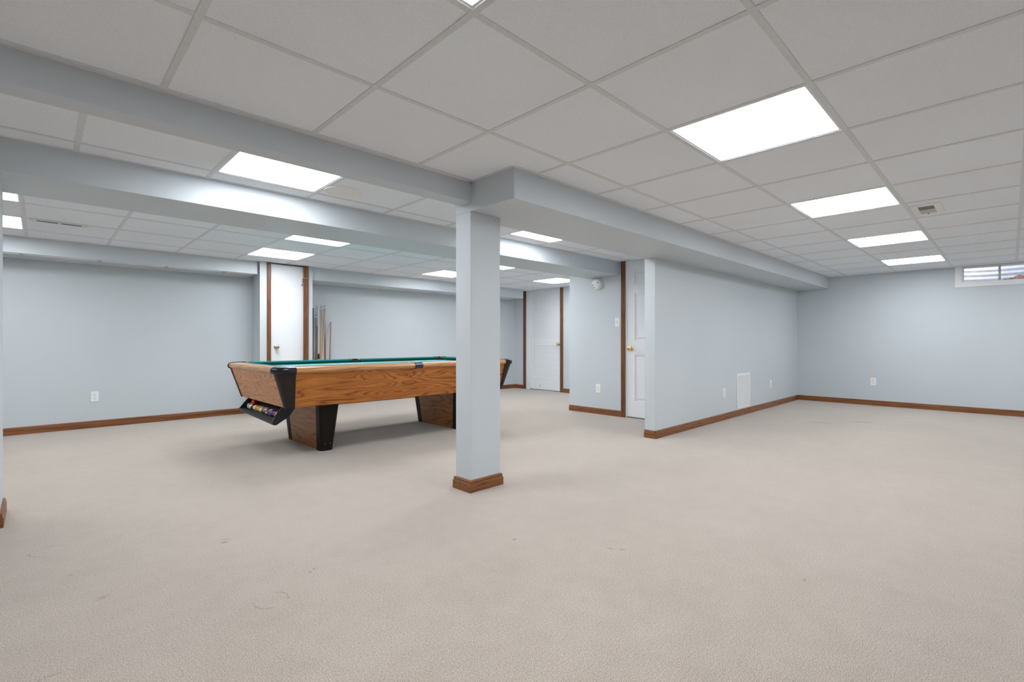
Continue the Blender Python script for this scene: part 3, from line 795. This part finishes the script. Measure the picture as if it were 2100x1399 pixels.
# ------------------------------------------------------------------ cues leaning on the back wall
def cue_mats():
    M['cue_maple'] = plain('maple_shaft', (.58, .42, .24), .35, bst=0); M['cue_brown'] = plain('brown_shaft', (.22, .12, .07), .4, bst=0)
    M['cue_grey'] = plain('grey_brown_shaft', (.30, .25, .19), .4, bst=0); M['cue_white'] = plain('white_shaft', (.85, .85, .86), .35, bst=0)
    M['cue_teal'] = plain('dark_teal_shaft', (.010, .045, .050), .35, bst=0); M['cue_maroon'] = plain('maroon_shaft', (.25, .13, .14), .35, bst=0)
    M['cue_tan'] = plain('tan_shaft', (.50, .36, .26), .4, bst=0); M['cue_olive'] = plain('olive_tan_shaft', (.36, .25, .15), .4, bst=0)
    M['cue_ferrule'] = plain('white_ferrule', (.88, .88, .85), .3, bst=0); M['cue_tip'] = plain('blue_leather_tip', (.09, .13, .18), .8, bst=0)
    M['cue_red'] = plain('red_wrap', (.45, .05, .05), .6, bst=0)
cue_mats()
def cue(ufoot, vfoot, utop, ztop, r0, r1, shaft, butt, buttlen, label, bumper='rubber', ferr=True, buttz=None):
    p0 = Vector((ufoot, vfoot, .0)); p1 = Vector((utop, WB-.008, ztop)); L = (p1-p0).length
    z = (p1-p0).normalized(); q = z.to_track_quat('Z', 'Y')
    root = bpy.data.objects.new('pool_cue', None); COL.objects.link(root); root.location = p0+Vector((0, 0, .006)); root.rotation_mode = 'QUATERNION'; root.rotation_quaternion = q; root.empty_display_size = .05
    L -= .006
    def rad(h): return r0+(r1-r0)*h/L
    r0 *= 1.25; r1 *= 1.25
    MB().lathe([(rad(0)*.85, 0), (rad(0), .006), (rad(0), .025)], 14).build('bumper', M[bumper], root, smooth=True)
    MB().lathe([(rad(.025), .025), (rad(buttlen)*1.02, buttlen)], 14).build('butt', M[butt], root, smooth=True)
    e = L-.045 if ferr else L
    MB().lathe([(rad(buttlen), buttlen), (rad(e), e)], 14).build('shaft', M[shaft], root, smooth=True)
    if ferr:
        MB().lathe([(rad(e), e), (rad(e), L-.013)], 14).build('ferrule', M['cue_ferrule'], root, smooth=True)
        MB().lathe([(rad(e), L-.013), (rad(e)*.95, L-.003), (rad(e)*.5, L)], 14).build('tip', M['cue_tip'], root, smooth=True)
    tag(root, label, 'pool cue', 'pool cues leaning on the back wall')
    return root
V0 = 6.93
cue(2.812, V0+.06, 2.918, 1.470, .013, .0075, 'cue_teal', 'cue_teal', .5, 'dark teal black cue leaning in the corner beside the closet, leftmost of the cues', ferr=False)
cue(2.818, V0, 2.965, 1.368, .014, .0065, 'cue_grey', 'cue_brown', .6, 'short grey brown cue between the dark teal cue and the white one')
cue(2.797, V0-.11, 2.976, 1.209, .015, .0070, 'cue_brown', 'cue_brown', .66, 'shortest dark brown cue tucked behind the white cue', ferr=False)
wc = cue(2.891, V0+.03, 2.998, 1.508, .0075, .0078, 'cue_white', 'cue_maple', .62, 'thin white cue with a black grip just above the table edge', ferr=False)
MB().lathe([(.0125, .72), (.015, .735), (.015, .79), (.009, .80)], 14).build('grip', M['rubber'], wc, smooth=True, label='black rubber grip')
cue(2.893, V0, 3.046, 1.496, .0135, .0065, 'cue_maple', 'cue_grey', .6, 'pale maple cue with a blue grey tip, right of the white cue')
cue(2.770, V0-.30, 3.098, 1.510, .0145, .0085, 'cue_tan', 'cue_brown', .66, 'tallest tan cue with a white collar, slanting most steeply to the left')
cue(3.003, V0+.05, 3.093, 1.351, .0115, .0068, 'cue_maroon', 'cue_maroon', .55, 'slim upright maroon cue with a white ferrule, second from the right')
cue(3.033, V0+.02, 3.189, 1.265, .0120, .0068, 'cue_olive', 'cue_olive', .55, 'olive tan cue standing apart on the right of the cues', ferr=False)
